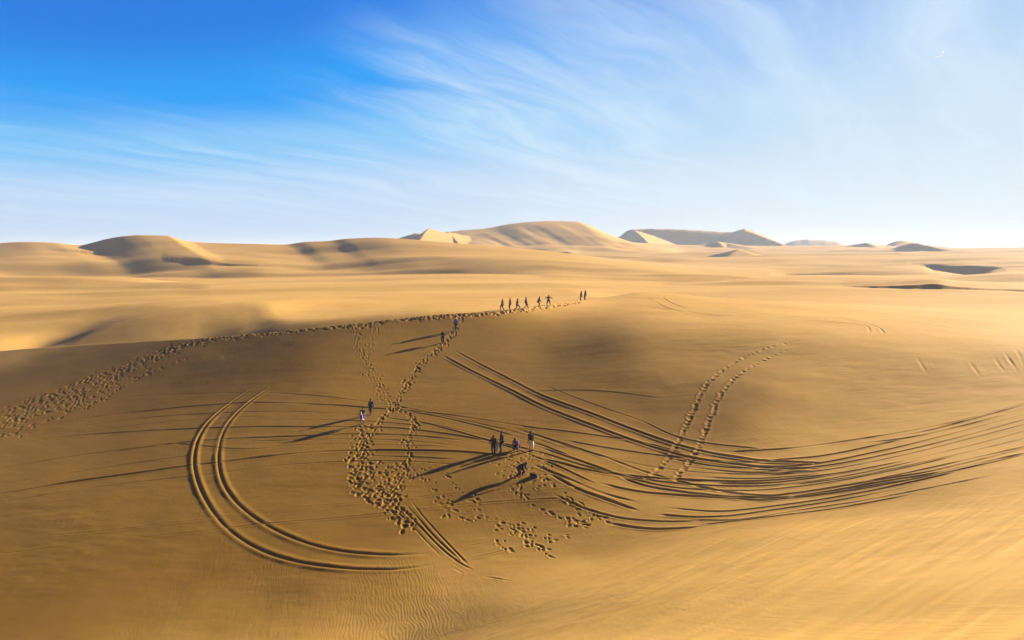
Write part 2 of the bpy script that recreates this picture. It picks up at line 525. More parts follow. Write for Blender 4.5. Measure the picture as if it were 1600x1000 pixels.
    # wind-drawn streaks down the foreground flank
    sa, sb = xm * 0.80 + ym * 0.60, -xm * 0.60 + ym * 0.80
    stre = fbm(sa / 13, sb / 0.75, 3, 61, 0.6)
    hh = hh + (0.05 * stre + 0.05 * np.maximum(0, fbm(sa / 9, sb / 0.45, 2, 67) - 0.12)) * smoothstep(46, 26, rm) * smoothstep(-6, 6, xm - 0.12 * ym) * smoothstep(2, 6, rm)
    w = smoothstep(150, 215, rm)
    z[m] = hh * (1 - w) + plain * w
    return z


# ------------------------------------------------------------------ polar tessellation of the one ground sheet
def make_grid():
    fine = np.deg2rad(np.arange(-43.0, 43.001, COLSTEP))
    side = np.deg2rad(np.concatenate([43 + np.cumsum(np.linspace(0.1, 4.0, 66))]))
    side = side[side < math.pi - 0.02]
    ang = np.concatenate([-side[::-1], fine, side])
    rows = [0.0]
    r = 0.5
    while r < 7000:
        rows.append(r)
        if r < 3:
            r *= 1.25
        elif r < 22:
            r *= 1.012
        elif r < 30:
            r *= 1.004
        elif r < 80:
            r *= ROWSTEP
        elif r < 112:
            r *= 1.0024
        elif r < 340:
            r *= 1.0033
        elif r < 1150:
            r *= 1.006
        elif r < 1700:
            r *= 1.01
        else:
            r *= 1.05
    return ang, np.array(rows[1:])


COLSTEP, ROWSTEP = 0.045, 1.0016
ANG, RAD = make_grid()
GX = RAD[:, None] * np.sin(ANG)[None, :]
GY = RAD[:, None] * np.cos(ANG)[None, :]
GZ = base_height(GX.ravel(), GY.ravel()).reshape(GX.shape)
print("ground", GX.shape)


def hit(u, v):
    """first point of the bare sand met by the sight line through (u, v)"""
    u, v = np.atleast_1d(np.asarray(u, float)), np.atleast_1d(np.asarray(v, float))
    x, y, z = ray(u, v)
    phi = np.arctan2(x, y)
    slope = z / np.hypot(x, y)
    out = np.zeros((len(u), 3))
    for i in range(len(u)):
        j = np.clip(np.searchsorted(ANG, phi[i]), 1, len(ANG) - 1)
        t = (phi[i] - ANG[j - 1]) / (ANG[j] - ANG[j - 1])
        col = GZ[:, j - 1] * (1 - t) + GZ[:, j] * t
        f = CAM_Z + slope[i] * RAD - col
        k = np.argmax(f < 0)
        if f[k] >= 0:
            k = len(RAD) - 1
        if k == 0:
            rr = RAD[0]
        else:
            s = f[k - 1] / (f[k - 1] - f[k])
            rr = RAD[k - 1] + s * (RAD[k] - RAD[k - 1])
        out[i] = (rr * math.sin(phi[i]), rr * math.cos(phi[i]), CAM_Z + slope[i] * rr)
    return out


def ground_z(x, y):
    """height of the finished sheet (tracks included)"""
    r, p = math.hypot(x, y), math.atan2(x, y)
    i = int(np.clip(np.searchsorted(RAD, r) - 1, 0, len(RAD) - 2))
    j = int(np.clip(np.searchsorted(ANG, p) - 1, 0, len(ANG) - 2))
    s = (r - RAD[i]) / (RAD[i + 1] - RAD[i])
    t = (p - ANG[j]) / (ANG[j + 1] - ANG[j])
    return float((GZ[i, j] * (1 - s) + GZ[i + 1, j] * s) * (1 - t) + (GZ[i, j + 1] * (1 - s) + GZ[i + 1, j + 1] * s) * t)


# ------------------------------------------------------------------ tracks and footprints pressed into the sand
CELL = 0.04
TX0, TX1, TY0, TY1 = -82.0, 70.0, 18.0, 140.0
TW, TH = int((TX1 - TX0) / CELL), int((TY1 - TY0) / CELL)
BERM, PIT = 0.21, 0.43          # heights found by comparing shadow widths
DISP = np.zeros((TH, TW), np.float32)


def curve_uv(uv, step=5.0):
    """Catmull-Rom curve through picture points, walked in small steps"""
    p = np.array(uv, float)
    if len(p) == 2:
        p = np.array([p[0], (p[0] + p[1]) / 2, p[1]])
    q = np.vstack([2 * p[0] - p[1], p, 2 * p[-1] - p[-2]])
    out = []
    for i in range(1, len(q) - 2):
        n = max(2, int(np.hypot(*(q[i + 1] - q[i])) / step))
        t = np.linspace(0, 1, n, endpoint=False)[:, None]
        out.append(0.5 * ((2 * q[i]) + (q[i + 1] - q[i - 1]) * t + (2 * q[i - 1] - 5 * q[i] + 4 * q[i + 1] - q[i + 2]) * t**2
                          + (3 * q[i] - q[i - 1] - 3 * q[i + 1] + q[i + 2]) * t**3))
    out.append(p[-1:])
    return np.vstack(out)


def path_on_sand(uv, gap=0.4):
    c = curve_uv(uv)
    w = hit(c[:, 0], c[:, 1])[:, :2]
    # smooth, then resample at even spacing along the ground
    for _ in range(3):
        w[1:-1] = 0.25 * w[:-2] + 0.5 * w[1:-1] + 0.25 * w[2:]
    s = np.concatenate([[0], np.cumsum(np.hypot(*np.diff(w, axis=0).T))])
    t = np.arange(0, s[-1], gap)
    return np.stack([np.interp(t, s, w[:, 0]), np.interp(t, s, w[:, 1])], -1)


def rut(uv, half=0.16, depth=0.09, berm=0.06, bw=0.22, fade=2.0, rough=0.25, seed=0):
    """one wheel track: a groove between two thrown-up rims"""
    w = path_on_sand(uv)
    if len(w) < 3:
        return
    R = half + bw * 2.6
    ix0 = int((w[:, 0].min() - R - TX0) / CELL) - 1
    iy0 = int((w[:, 1].min() - R - TY0) / CELL) - 1
    ix1 = int((w[:, 0].max() + R - TX0) / CELL) + 2
    iy1 = int((w[:, 1].max() + R - TY0) / CELL) + 2
    ix0, iy0, ix1, iy1 = max(ix0, 0), max(iy0, 0), min(ix1, TW), min(iy1, TH)
    if ix1 <= ix0 or iy1 <= iy0:
        return
    D = np.full((iy1 - iy0, ix1 - ix0), 9.0, np.float32)
    S = np.zeros_like(D)
    n = len(w)
    for k in range(n - 1):
        a, b = w[k], w[k + 1]
        jx0 = max(int((min(a[0], b[0]) - R - TX0) / CELL) - ix0, 0)
        jx1 = min(int((max(a[0], b[0]) + R - TX0) / CELL) + 2 - ix0, D.shape[1])
        jy0 = max(int((min(a[1], b[1]) - R - TY0) / CELL) - iy0, 0)
        jy1 = min(int((max(a[1], b[1]) + R - TY0) / CELL) + 2 - iy0, D.shape[0])
        if jx1 <= jx0 or jy1 <= jy0:
            continue
        X = TX0 + (ix0 + np.arange(jx0, jx1)) * CELL
        Y = TY0 + (iy0 + np.arange(jy0, jy1)) * CELL
        dx, dy = b - a
        L2 = dx * dx + dy * dy + 1e-9
        t = np.clip(((X[None, :] - a[0]) * dx + (Y[:, None] - a[1]) * dy) / L2, 0, 1)
        d = np.hypot(X[None, :] - a[0] - t * dx, Y[:, None] - a[1] - t * dy)
        V = D[jy0:jy1, jx0:jx1]
        m = d < V
        V[m] = d[m]
        S[jy0:jy1, jx0:jx1][m] = ((k + t) * 0.4)[m]
    m = D < R
    d, s = D[m], S[m]
    f = smoothstep(0, fade, s) * smoothstep(0, fade, n * 0.4 - s)
    f = f * np.clip(0.85 + 1.1 * vnoise(s / 7.0, s * 0 + 3.7 * seed, 5) + 0.5 * vnoise(s / 2.2, s * 0 + 1.3 * seed, 6), 0.12, 1.25)
    jig = 1 + rough * 2 * vnoise(s / 1.1, s * 0 + seed, 3) + rough * vnoise(s / 0.35, s * 0 + seed, 8)
    berm, depth = berm * BERM, depth * PIT
    g = -depth * (1 - smoothstep(half * 0.55, half * 1.15, d))
    g = g + berm * jig * np.exp(-((d - half - bw * 0.6) / (bw * 0.62)) ** 2)
    tgt = DISP[iy0:iy1, ix0:ix1]
    keep = 1 - f * (1 - smoothstep(half, half + bw, d)) * 0.85
    tgt[m] = tgt[m] * keep + g * f


def twin(uv_a, uv_b, **kw):
    rut(uv_a, **kw)
    rut(uv_b, **kw)


def step_at(x, y, dirx, diry, ln=0.17, wd=0.075, depth=0.10, rim=0.05):
    """one footprint: an oblong pit with a pushed-up rim"""
    R = ln + 0.2
    jx0, jx1 = int((x - R - TX0) / CELL), int((x + R - TX0) / CELL) + 2
    jy0, jy1 = int((y - R - TY0) / CELL), int((y + R - TY0) / CELL) + 2
    if jx0 < 0 or jy0 < 0 or jx1 > TW or jy1 > TH:
        return
    X = TX0 + np.arange(jx0, jx1) * CELL - x
    Y = TY0 + np.arange(jy0, jy1) * CELL - y
    a = X[None, :] * dirx + Y[:, None] * diry
    b = -X[None, :] * diry + Y[:, None] * dirx
    q = np.sqrt((a / ln) ** 2 + (b / wd) ** 2)
    depth, rim, ln, wd = depth * 0.5, rim * 0.16, ln * 0.47, wd * 0.52
    pit = -depth * (1 - smoothstep(0.4, 1.25, q))
    ring = rim * np.exp(-((q - 1.5) / 0.35) ** 2) * (1 + 0.5 * np.sign(-a))
    V = DISP[jy0:jy1, jx0:jx1]
    V += np.minimum(pit - np.minimum(V, 0) * (q < 1.2) * 0.7, 0) + ring


def trail(uv, width=0.5, per_m=4.0, depth=0.12, size=1.0, w_end=None, seed=1, rim=0.05):
    """many feet along one line"""
    r = np.random.default_rng(seed)
    p = path_on_sand(uv, 0.1)
    n = len(p)
    if n < 4:
        return
    w_end = width if w_end is None else w_end
    d = np.gradient(p, axis=0)
    d /= np.hypot(d[:, 0], d[:, 1])[:, None] + 1e-9
    for _ in range(int(n * 0.1 * per_m * 0.55)):
        k = int(r.integers(0, n))
        wd = width + (w_end - width) * k / n
        off = r.normal(0, 0.5) * wd
        x, y = p[k, 0] - d[k, 1] * off, p[k, 1] + d[k, 0] * off
        th = math.atan2(d[k, 1], d[k, 0]) + r.normal(0, 0.35)
        s = size * r.uniform(0.65, 1.3)
        step_at(x, y, math.cos(th), math.sin(th), 0.19 * s, 0.105 * s, depth * r.uniform(0.4, 1.25), rim)


def cluster(uv, radius, n, depth=0.12, seed=5, size=1.0):
    r = np.random.default_rng(seed)
    c = hit([uv[0]], [uv[1]])[0]
    for _ in range(int(n * 0.55)):
        a, q = r.uniform(0, 2 * math.pi), radius * math.sqrt(r.uniform(0, 1))
        th = r.uniform(0, 2 * math.pi)
        s = size * r.uniform(0.8, 1.25)
        step_at(c[0] + q * math.cos(a), c[1] + q * math.sin(a), math.cos(th), math.sin(th), 0.19 * s, 0.105 * s,
                depth * r.uniform(0.25, 1.1))


def press_tracks():
    # long shallow tracks crossing the hollow
    thin = dict(half=0.10, depth=0.14, berm=0.09, bw=0.15, rough=0.15)
    soft = dict(half=0.08, depth=0.09, berm=0.06, bw=0.13, rough=0.25)
    deep = dict(half=0.13, depth=0.17, berm=0.13, bw=0.2, rough=0.2)
    for k, uv in enumerate([
        [(60, 664), (175, 648), (250, 640), (300, 635), (400, 629), (500, 632), (562, 636), (650, 645), (740, 664), (830, 690), (900, 716)],
        [(-20, 699), (100, 683), (200, 675), (300, 670), (400, 667), (500, 667), (600, 668), (660, 673), (740, 685), (830, 703), (900, 724)],
        [(-20, 736), (100, 715), (200, 702), (300, 690), (350, 686), (420, 683), (500, 680), (560, 678), (650, 681), (740, 690)],
        [(-20, 776), (100, 755), (200, 741), (300, 727), (340, 723), (400, 715), (470, 708), (550, 704), (650, 704), (720, 706), (800, 713)],
    ]):
        rut(uv, seed=k, **(deep if k == 3 else thin))
    for k, uv in enumerate([
        [(170, 622), (250, 617), (350, 614), (420, 614), (500, 619), (580, 629), (650, 640), (720, 656), (800, 674), (880, 700)],
        [(60, 676), (170, 660), (250, 651), (350, 645), (450, 643), (540, 647), (620, 655), (700, 668), (790, 690)],
        [(120, 714), (250, 694), (380, 702), (450, 696), (520, 694), (600, 695), (700, 698)],
        [(-20, 788), (100, 769), (200, 755), (300, 744), (350, 738), (420, 729), (500, 723), (580, 720), (660, 722), (740, 728)],
        [(-20, 760), (120, 738), (250, 718), (340, 706)],
        [(60, 688), (200, 666), (320, 655), (420, 650)],
        [(380, 690), (480, 687), (560, 686), (640, 689), (720, 697)],
        [(400, 658), (500, 656), (600, 660), (680, 668)],
        [(560, 712), (640, 714), (720, 718)],
    ]):
        rut(uv, seed=20 + k, **soft)
    # the fan of tracks swinging right round the foot of the big dune
    for k, uv in enumerate([
        [(800, 668), (850, 684), (900, 700), (950, 716), (1000, 735), (1060, 752), (1100, 762), (1150, 771), (1210, 774), (1290, 764), (1370, 749), (1450, 732), (1530, 714), (1620, 694)],
        [(840, 698), (900, 718), (960, 740), (1000, 757), (1060, 768), (1150, 777), (1220, 778), (1300, 767), (1380, 753), (1475, 737), (1620, 706)],
        [(820, 712), (870, 722), (920, 735), (1000, 745), (1080, 750), (1180, 752), (1300, 741), (1420, 719)],
        [(830, 725), (880, 745), (940, 770), (1000, 786)],
        [(850, 735), (900, 763), (960, 785), (1000, 799)],
        [(930, 753), (990, 767), (1060, 774), (1150, 779), (1200, 782), (1275, 771), (1375, 757), (1480, 735), (1620, 704)],
        [(1030, 792), (1080, 797), (1130, 799), (1200, 792), (1300, 778), (1400, 759), (1500, 736)],
        [(1020, 803), (1080, 808), (1140, 806), (1200, 798), (1290, 785), (1375, 770), (1470, 751)],
        [(940, 816), (1007, 826), (1060, 826), (1110, 821)],
        [(1130, 707), (1200, 703), (1260, 698), (1350, 685), (1450, 668), (1525, 651), (1620, 624)],
        [(1160, 722), (1240, 717), (1300, 710), (1400, 689), (1500, 667), (1620, 632)],
        [(1150, 730), (1260, 727), (1375, 705), (1475, 681), (1620, 642)],
        [(1180, 738), (1290, 728), (1400, 707), (1500, 683), (1620, 650)],
    ]):
        rut(uv, seed=40 + k, half=0.13, depth=0.17, berm=0.11, bw=0.18, rough=0.35)
    for k, uv in enumerate([
        [(850, 602), (900, 622), (950, 640), (1000, 657), (1050, 680), (1100, 692), (1200, 703)],
        [(800, 665), (875, 673), (950, 683), (1010, 693), (1080, 712)],
        [(870, 686), (950, 700), (1050, 714), (1150, 722), (1230, 722)],
        [(860, 690), (940, 712), (1010, 728), (1090, 738), (1180, 741), (1280, 735)],
        [(880, 728), (960, 742), (1040, 760), (1120, 766), (1200, 765), (1300, 753), (1400, 734), (1500, 711)],
        [(840, 705), (920, 730), (1000, 748), (1090, 758), (1200, 759), (1320, 744), (1450, 716)],
        [(1180, 745), (1300, 733), (1420, 709), (1520, 684), (1620, 658)],
        [(1200, 752), (1320, 738), (1440, 714), (1540, 690), (1620, 668)],
        [(1220, 760), (1340, 744), (1460, 718), (1560, 695), (1620, 680)],
        [(1060, 812), (1150, 812), (1250, 797), (1350, 782), (1450, 763), (1560, 741)],
        [(1080, 822), (1200, 808), (1320, 792), (1440, 770)],
        [(800, 615), (870, 610), (950, 612), (1040, 624)],
        [(620, 640), (700, 648), (780, 660), (860, 673)],
        [(640, 655), (720, 676), (800, 700), (870, 728), (930, 756)],
        [(1040, 716), (1130, 730), (1220, 732)], [(1060, 728), (1160, 738), (1240, 736)],
        [(1080, 745), (1180, 748), (1280, 741)], [(1110, 755), (1200, 755), (1290, 745)],
        [(900, 790), (960, 808), (1040, 815), (1120, 812)], [(860, 770), (920, 797), (980, 812)],
    ]):
        rut(uv, seed=70 + k, half=0.09, depth=0.12, berm=0.08, bw=0.15, rough=0.4)
    for k, uv in enumerate([
        [(1120, 776), (1200, 776), (1290, 764), (1375, 750), (1470, 733), (1620, 697)],
        [(1150, 783), (1230, 779), (1320, 768), (1420, 750), (1520, 729), (1620, 707)],
        [(1380, 687), (1450, 673), (1530, 652), (1620, 627)], [(1330, 695), (1430, 682), (1530, 659), (1620, 634)],
        [(1020, 742), (1090, 752), (1170, 756), (1230, 752)],
    ]):
        rut(uv, seed=140 + k, half=0.17, depth=0.24, berm=0.16, bw=0.22, rough=0.5, fade=4.0)
    # the pair running down the middle of the slope
    rows = dict(half=0.13, depth=0.15, berm=0.26, bw=0.24, rough=0.1)
    rut([(708, 547), (745, 567), (800, 595), (850, 620), (925, 647), (987, 671), (1050, 693), (1100, 706), (1150, 715), (1200, 721), (1290, 724)], seed=1, **rows)
    rut([(690, 555), (735, 579), (800, 611), (850, 636), (925, 665), (987, 688), (1050, 708), (1100, 719), (1200, 731), (1280, 733)], seed=2, **rows)
    # the great loop of a buggy's double wheels
    loop = dict(half=0.085, depth=0.18, berm=0.25, bw=0.29, rough=0.28, fade=5.0)
    rut([(432, 590), (400, 605), (375, 620), (345, 642), (322, 665), (308, 690), (303, 715), (304, 735), (311, 760), (323, 785), (340, 810), (362, 832),
         (390, 851), (425, 867), (470, 879), (525, 887), (587, 890), (640, 888), (702, 877)], seed=5, **loop)
    rut([(447, 594), (415, 611), (385, 632), (362, 655), (348, 677), (342, 700), (341, 722), (345, 745), (353, 764), (367, 783), (385, 800), (400, 811),
         (425, 826), (455, 840), (490, 852), (525, 860), (562, 865), (610, 867), (650, 866), (680, 863)], seed=6, **loop)
    # pale lines across the loop and the long hollow
    pale = dict(half=0.06, depth=0.05, berm=0.12, bw=0.12, rough=0.08)
    rut([(-20, 868), (150, 848), (250, 837), (317, 830), (375, 823), (420, 818), (520, 810), (612, 801), (650, 797), (740, 787), (830, 781), (900, 778)], seed=7, **pale)
    rut([(60, 838), (180, 828), (250, 819), (317, 812), (375, 803), (450, 794), (582, 784), (612, 781), (700, 772), (800, 765), (920, 759)], seed=8, **pale)
    rut([(705, 861), (740, 852), (785, 843)], seed=9, **pale)
    rut([(715, 878), (760, 867), (830, 850)], seed=10, **pale)
    # slides of sandboards
    for k, uv in enumerate([[(607, 788), (640, 818), (665, 845), (692, 872)], [(618, 786), (655, 822), (690, 858), (725, 884), (745, 892)],
                            [(640, 780), (665, 812), (700, 850), (735, 886)], [(628, 782), (650, 806), (682, 842), (715, 872)],
                            [(705, 885), (727, 898)], [(752, 900), (775, 904), (790, 906)], [(765, 902), (800, 908)]]):
        rut(uv, seed=90 + k, half=0.06, depth=0.10, berm=0.06, bw=0.10, rough=0.9, fade=1.5)
    # footprints
    trail([(240, 552), (330, 530), (450, 518), (560, 507), (640, 498), (700, 492), (726, 491)], 0.9, 15, 0.26, 1.3, seed=11)
    trail([(640, 498), (715, 492.5), (790, 487.5), (850, 480.5), (905, 472)], 0.8, 22, 0.30, 1.3, seed=12)
    trail([(335, 530), (265, 545), (205, 573), (140, 602), (70, 634), (-30, 672)], 1.2, 26, 0.20, 1.25, w_end=5.0, seed=13)
    trail([(290, 540), (215, 566), (120, 600), (0, 645)], 0.6, 8, 0.18, 1.2, w_end=2.0, seed=14)
    trail([(320, 540), (290, 560), (240, 580), (190, 605), (130, 640)], 0.5, 6, 0.18, 1.1, seed=15)
    trail([(190, 590), (100, 640), (0, 684)], 2.0, 10, 0.17, 1.2, w_end=4.0, seed=16)
    trail([(725, 492), (712, 514), (695, 537), (660, 566), (642, 590), (628, 615), (615, 637), (598, 656), (580, 672)], 0.55, 14, 0.16, 1.15, seed=17)
    trail([(568, 665), (564, 690), (558, 720), (556, 745), (572, 765), (600, 788), (625, 805), (642, 828)], 1.0, 17, 0.16, 1.15, w_end=0.9, seed=18)
    trail([(585, 668), (574, 690), (568, 712), (575, 735)], 0.9, 10, 0.15, 1.1, seed=19)
    trail([(628, 637), (642, 650), (650, 661), (640, 680), (637, 700), (636, 720), (622, 760), (608, 788)], 0.5, 12, 0.15, 1.1, seed=20)
    trail([(636, 718), (612, 728), (600, 742)], 0.5, 8, 0.15, 1.1, seed=21)
    for k, (uv, r_, n_) in enumerate([((572, 735), 1.6, 45), ((595, 755), 2.2, 95), ((585, 745), 2.0, 70), ((612, 775), 1.6, 60), ((560, 740), 1.0, 20)]):
        cluster(uv, r_, n_, 0.15, 30 + k, 1.1)
    trail([(552, 508), (562, 540), (572, 560), (578, 590), (592, 612), (612, 630), (630, 640)], 0.8, 9, 0.07, 1.2, seed=22, rim=0.07)
    trail([(584, 510), (577, 545), (583, 585), (604, 615)], 0.6, 6, 0.06, 1.2, seed=23, rim=0.07)
    trail([(645, 728), (660, 752), (678, 771)], 0.8, 6, 0.08, 1.0, seed=24)
    trail([(688, 733), (710, 756), (722, 772), (742, 786)], 0.25, 5, 0.09, 1.0, seed=25)
    for k, (uv, r_, n_) in enumerate([((690, 784), 1.0, 22), ((738, 780), 0.7, 10), ((745, 765), 0.5, 8), ((700, 800), 0.7, 8), ((660, 735), 1.8, 16), ((735, 806), 0.8, 12), ((817, 828), 1.0, 18),
                                      ((815, 730), 2.2, 60), ((840, 715), 1.6, 26), ((795, 715), 1.8, 30), ((835, 750), 1.6, 26), ((820, 762), 1.0, 18),
                                      ((918, 798), 0.9, 16), ((930, 812), 0.7, 12), ((900, 817), 0.7, 14)]):
        cluster(uv, r_, n_, 0.10, 50 + k, 0.95)
    trail([(700, 794), (740, 808), (790, 822), (830, 832), (870, 850)], 0.9, 6, 0.08, 1.0, seed=26)
    trail([(745, 790), (790, 812), (825, 838)], 0.5, 4, 0.08, 1.0, seed=27)
    trail([(815, 752), (818, 775), (832, 790), (862, 802), (900, 817), (930, 820)], 0.4, 6, 0.12, 1.0, seed=28)
    trail([(848, 730), (856, 755), (895, 780), (925, 800), (942, 818)], 0.5, 6, 0.12, 1.0, seed=29)
    trail([(770, 845), (800, 862), (815, 866)], 0.4, 5, 0.09, 1.0, seed=30)
    trail([(828, 845), (850, 862), (862, 872)], 0.4, 7, 0.10, 1.0, seed=31)
    trail([(820, 835), (838, 850), (872, 875)], 0.5, 4, 0.08, 1.0, seed=36)
    # the heavy-footed double line up the side of the big dune
    for k, uv in enumerate([[(1012, 748), (1040, 722), (1060, 690), (1075, 660), (1085, 637), (1097, 612), (1110, 595), (1135, 575), (1165, 558), (1205, 542), (1250, 532)],
                            [(1055, 748), (1083, 715), (1095, 690), (1108, 660), (1117, 637), (1128, 614), (1145, 594), (1170, 576), (1200, 560), (1235, 546)]]):
        p = path_on_sand(uv, 0.1)
        d = np.gradient(p, axis=0)
        r = np.random.default_rng(60 + k)
        n = len(p)
        i = 0
        while i < n:
            s = 1.0 - 0.55 * max(0.0, i / n - 0.45) / 0.55
            th = math.atan2(d[i, 1], d[i, 0])
            step_at(p[i, 0] + r.normal(0, 0.05), p[i, 1] + r.normal(0, 0.05), math.cos(th), math.sin(th), 0.26 * r.uniform(0.8, 1.25), 0.22 * r.uniform(0.8, 1.25), 0.11 * s * r.uniform(0.3, 1.1), 0.07 * s)
            i += int(r.integers(3, 8))
    # marks on the crown and the far shoulder of the big dune
    for k, uv in enumerate([[(1005, 464), (1018, 468), (1040, 480), (1080, 489), (1150, 497)], [(1030, 462), (1060, 478), (1110, 486), (1190, 492)],
                            [(1255, 491), (1300, 495), (1340, 503), (1360, 513), (1358, 523)], [(1272, 490), (1330, 499), (1365, 508), (1382, 518), (1380, 526)],
                            [(1430, 552), (1440, 570), (1450, 586)], [(1452, 555), (1462, 574)], [(1512, 560), (1524, 578), (1535, 592)], [(1532, 566), (1550, 590)],
                            [(1550, 551), (1562, 572), (1575, 586)], [(1566, 546), (1580, 566), (1592, 584)], [(1585, 543), (1596, 560), (1601, 578)],
                            [(22, 519), (36, 528), (40, 540)], [(40, 520), (52, 530), (50, 541)]]):
        rut(uv, seed=120 + k, half=0.14, depth=0.085, berm=0.07, bw=0.24, rough=0.3, fade=5.0)
    for k, uv in enumerate([[(960, 470), (1040, 483), (1120, 492), (1220, 498), (1330, 506), (1440, 522)], [(1200, 486), (1300, 490), (1400, 500), (1500, 514), (1610, 532)],
                            [(1240, 478), (1350, 486), (1460, 499), (1610, 524)]]):
        rut(uv, seed=150 + k, half=0.16, depth=0.10, berm=0.08, bw=0.25, rough=0.4, fade=8.0)
    for uv in [(690, 471), (864, 498), (824, 560), (1012, 468), (992, 465), (972, 470), (970, 478), (1020, 528)]:
        cluster(uv, 0.5, 4, 0.09, int(uv[0]), 1.0)


press_tracks()
# soften to the sand's angle of repose, then press the marks into the sheet
for _ in range(1):
    DISP[1:-1] = 0.18 * DISP[:-2] + 0.64 * DISP[1:-1] + 0.18 * DISP[2:]
    DISP[:, 1:-1] = 0.18 * DISP[:, :-2] + 0.64 * DISP[:, 1:-1] + 0.18 * DISP[:, 2:]


def imprint():
    fx = (GX - TX0) / CELL
    fy = (GY - TY0) / CELL
    m = (fx > 1) & (fx < TW - 2) & (fy > 1) & (fy < TH - 2)
    ix, iy = fx[m].astype(int), fy[m].astype(int)
    sx, sy = fx[m] - ix, fy[m] - iy
    GZ[m] += ((DISP[iy, ix] * (1 - sx) + DISP[iy, ix + 1] * sx) * (1 - sy)
              + (DISP[iy + 1, ix] * (1 - sx) + DISP[iy + 1, ix + 1] * sx) * sy)


imprint()


def sand_material():
    m = bpy.data.materials.new("sand")
    m.use_nodes = True
    t = NT(m.node_tree)
    b = t.n['Principled BSDF']
    geo = t.node('ShaderNodeNewGeometry')
    P = geo.outputs['Position']
    x, y, z = t.sep(P)
    big = t.noise(t.combine(t.math('MULTIPLY', x, 0.4), y, z), 0.06, 5.0, 0.55)
    mid = t.noise(P, 0.9, 5.0, 0.6)
    grain = t.noise(P, 38.0, 3.0, 0.7)
    c = t.mix(t.range(big, 0.3, 0.7), (0.53, 0.290, 0.068, 1), (0.60, 0.345, 0.090, 1))
    c = t.mix(t.range(mid, 0.35, 0.75, 0.0, 0.35), c, (0.46, 0.25, 0.06, 1))
    c = t.mix(t.range(grain, 0.3, 0.8, 0.0, 0.22), c, (0.38, 0.21, 0.05, 1))
    # shade of the hollow painted into the sand colour, darker and more golden
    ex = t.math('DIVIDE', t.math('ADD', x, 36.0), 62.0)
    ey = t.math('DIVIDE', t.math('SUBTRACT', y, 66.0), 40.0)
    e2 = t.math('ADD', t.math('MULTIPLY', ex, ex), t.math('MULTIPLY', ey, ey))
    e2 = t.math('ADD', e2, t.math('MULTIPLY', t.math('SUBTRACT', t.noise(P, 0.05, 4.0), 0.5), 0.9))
    hollow_shade = t.range(e2, 1.25, 0.45, 0.0, 0.85)
    c = t.mix(hollow_shade, c, t.mix(1.0, c, (0.33, 0.285, 0.092, 1), 'MULTIPLY'))
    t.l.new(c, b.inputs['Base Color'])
    b.inputs['Roughness'].default_value = 0.8
    b.inputs['Specular IOR Level'].default_value = 0.05
    # wind ripples: crests run roughly along the line of sight in the hollow
    warp = t.noise(P, 0.35, 2.0)
    th = math.radians(12)
    a = t.math('ADD', t.math('MULTIPLY', x, math.cos(th)), t.math('MULTIPLY', y, math.sin(th)))
    bb = t.math('SUBTRACT', t.math('MULTIPLY', y, math.cos(th)), t.math('MULTIPLY', x, math.sin(th)))
    rip = t.noise(t.combine(t.math('ADD', a, t.math('MULTIPLY', warp, 0.8)), t.math('MULTIPLY', bb, 0.16), 0.0), 4.2, 2.0, 0.5, 0.6)
    patch = t.range(t.noise(P, 0.11, 3.0), 0.38, 0.6)
    dist = t.math('POWER', t.math('ADD', t.math('MULTIPLY', x, x), t.math('MULTIPLY', y, y)), 0.5)
    h = t.math('MULTIPLY', t.math('MULTIPLY', rip, t.math('ADD', t.math('MULTIPLY', patch, 0.8), 0.2)), 0.035)
    h = t.math('ADD', h, t.math('MULTIPLY', t.noise(P, 7.0, 4.0, 0.65), 0.012))
    bump = t.node('ShaderNodeBump')
    bump.inputs['Strength'].default_value = 0.35
    bump.inputs['Distance'].default_value = 1.0
    t.l.new(h, bump.inputs['Height'])
    t.l.new(bump.outputs[0], b.inputs['Normal'])
    return m


def build_ground():
    nr, nc = GX.shape
    v = np.empty((nr * nc + 1, 3), np.float32)
    v[:-1, 0], v[:-1, 1], v[:-1, 2] = GX.ravel(), GY.ravel(), GZ.ravel()
    v[-1] = (0, 0, GZ[0].mean())
    i = np.arange(nr - 1)[:, None] * nc + np.arange(nc)[None, :]
    j = np.arange(nr - 1)[:, None] * nc + (np.arange(nc)[None, :] + 1) % nc
    quads = np.stack([i, j, j + nc, i + nc], -1).reshape(-1, 4)[:, ::-1]
    k = np.arange(nc)
    tris = np.stack([k, (k + 1) % nc, np.full(nc, nr * nc)], -1)
    loops = np.concatenate([quads.ravel(), tris.ravel()]).astype(np.int32)
    starts = np.concatenate([np.arange(len(quads)) * 4, len(quads) * 4 + np.arange(nc) * 3]).astype(np.int32)
    me = bpy.data.meshes.new("sand_ground")
    me.vertices.add(len(v))
    me.vertices.foreach_set("co", v.ravel())
    me.loops.add(len(loops))
    me.loops.foreach_set("vertex_index", loops)
    me.polygons.add(len(starts))
    me.polygons.foreach_set("loop_start", starts)
    me.update(calc_edges=True)
    me.polygons.foreach_set("use_smooth", np.ones(len(starts), bool))
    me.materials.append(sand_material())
    ob = bpy.data.objects.new("sand_ground", me)
    ob["kind"] = "structure"
    ob["label"] = "wide sheet of golden desert sand with dunes and a hollow"
    COL.objects.link(ob)
    return ob


build_ground()


# ------------------------------------------------------------------ small materials for people and their things
_MATS = {}


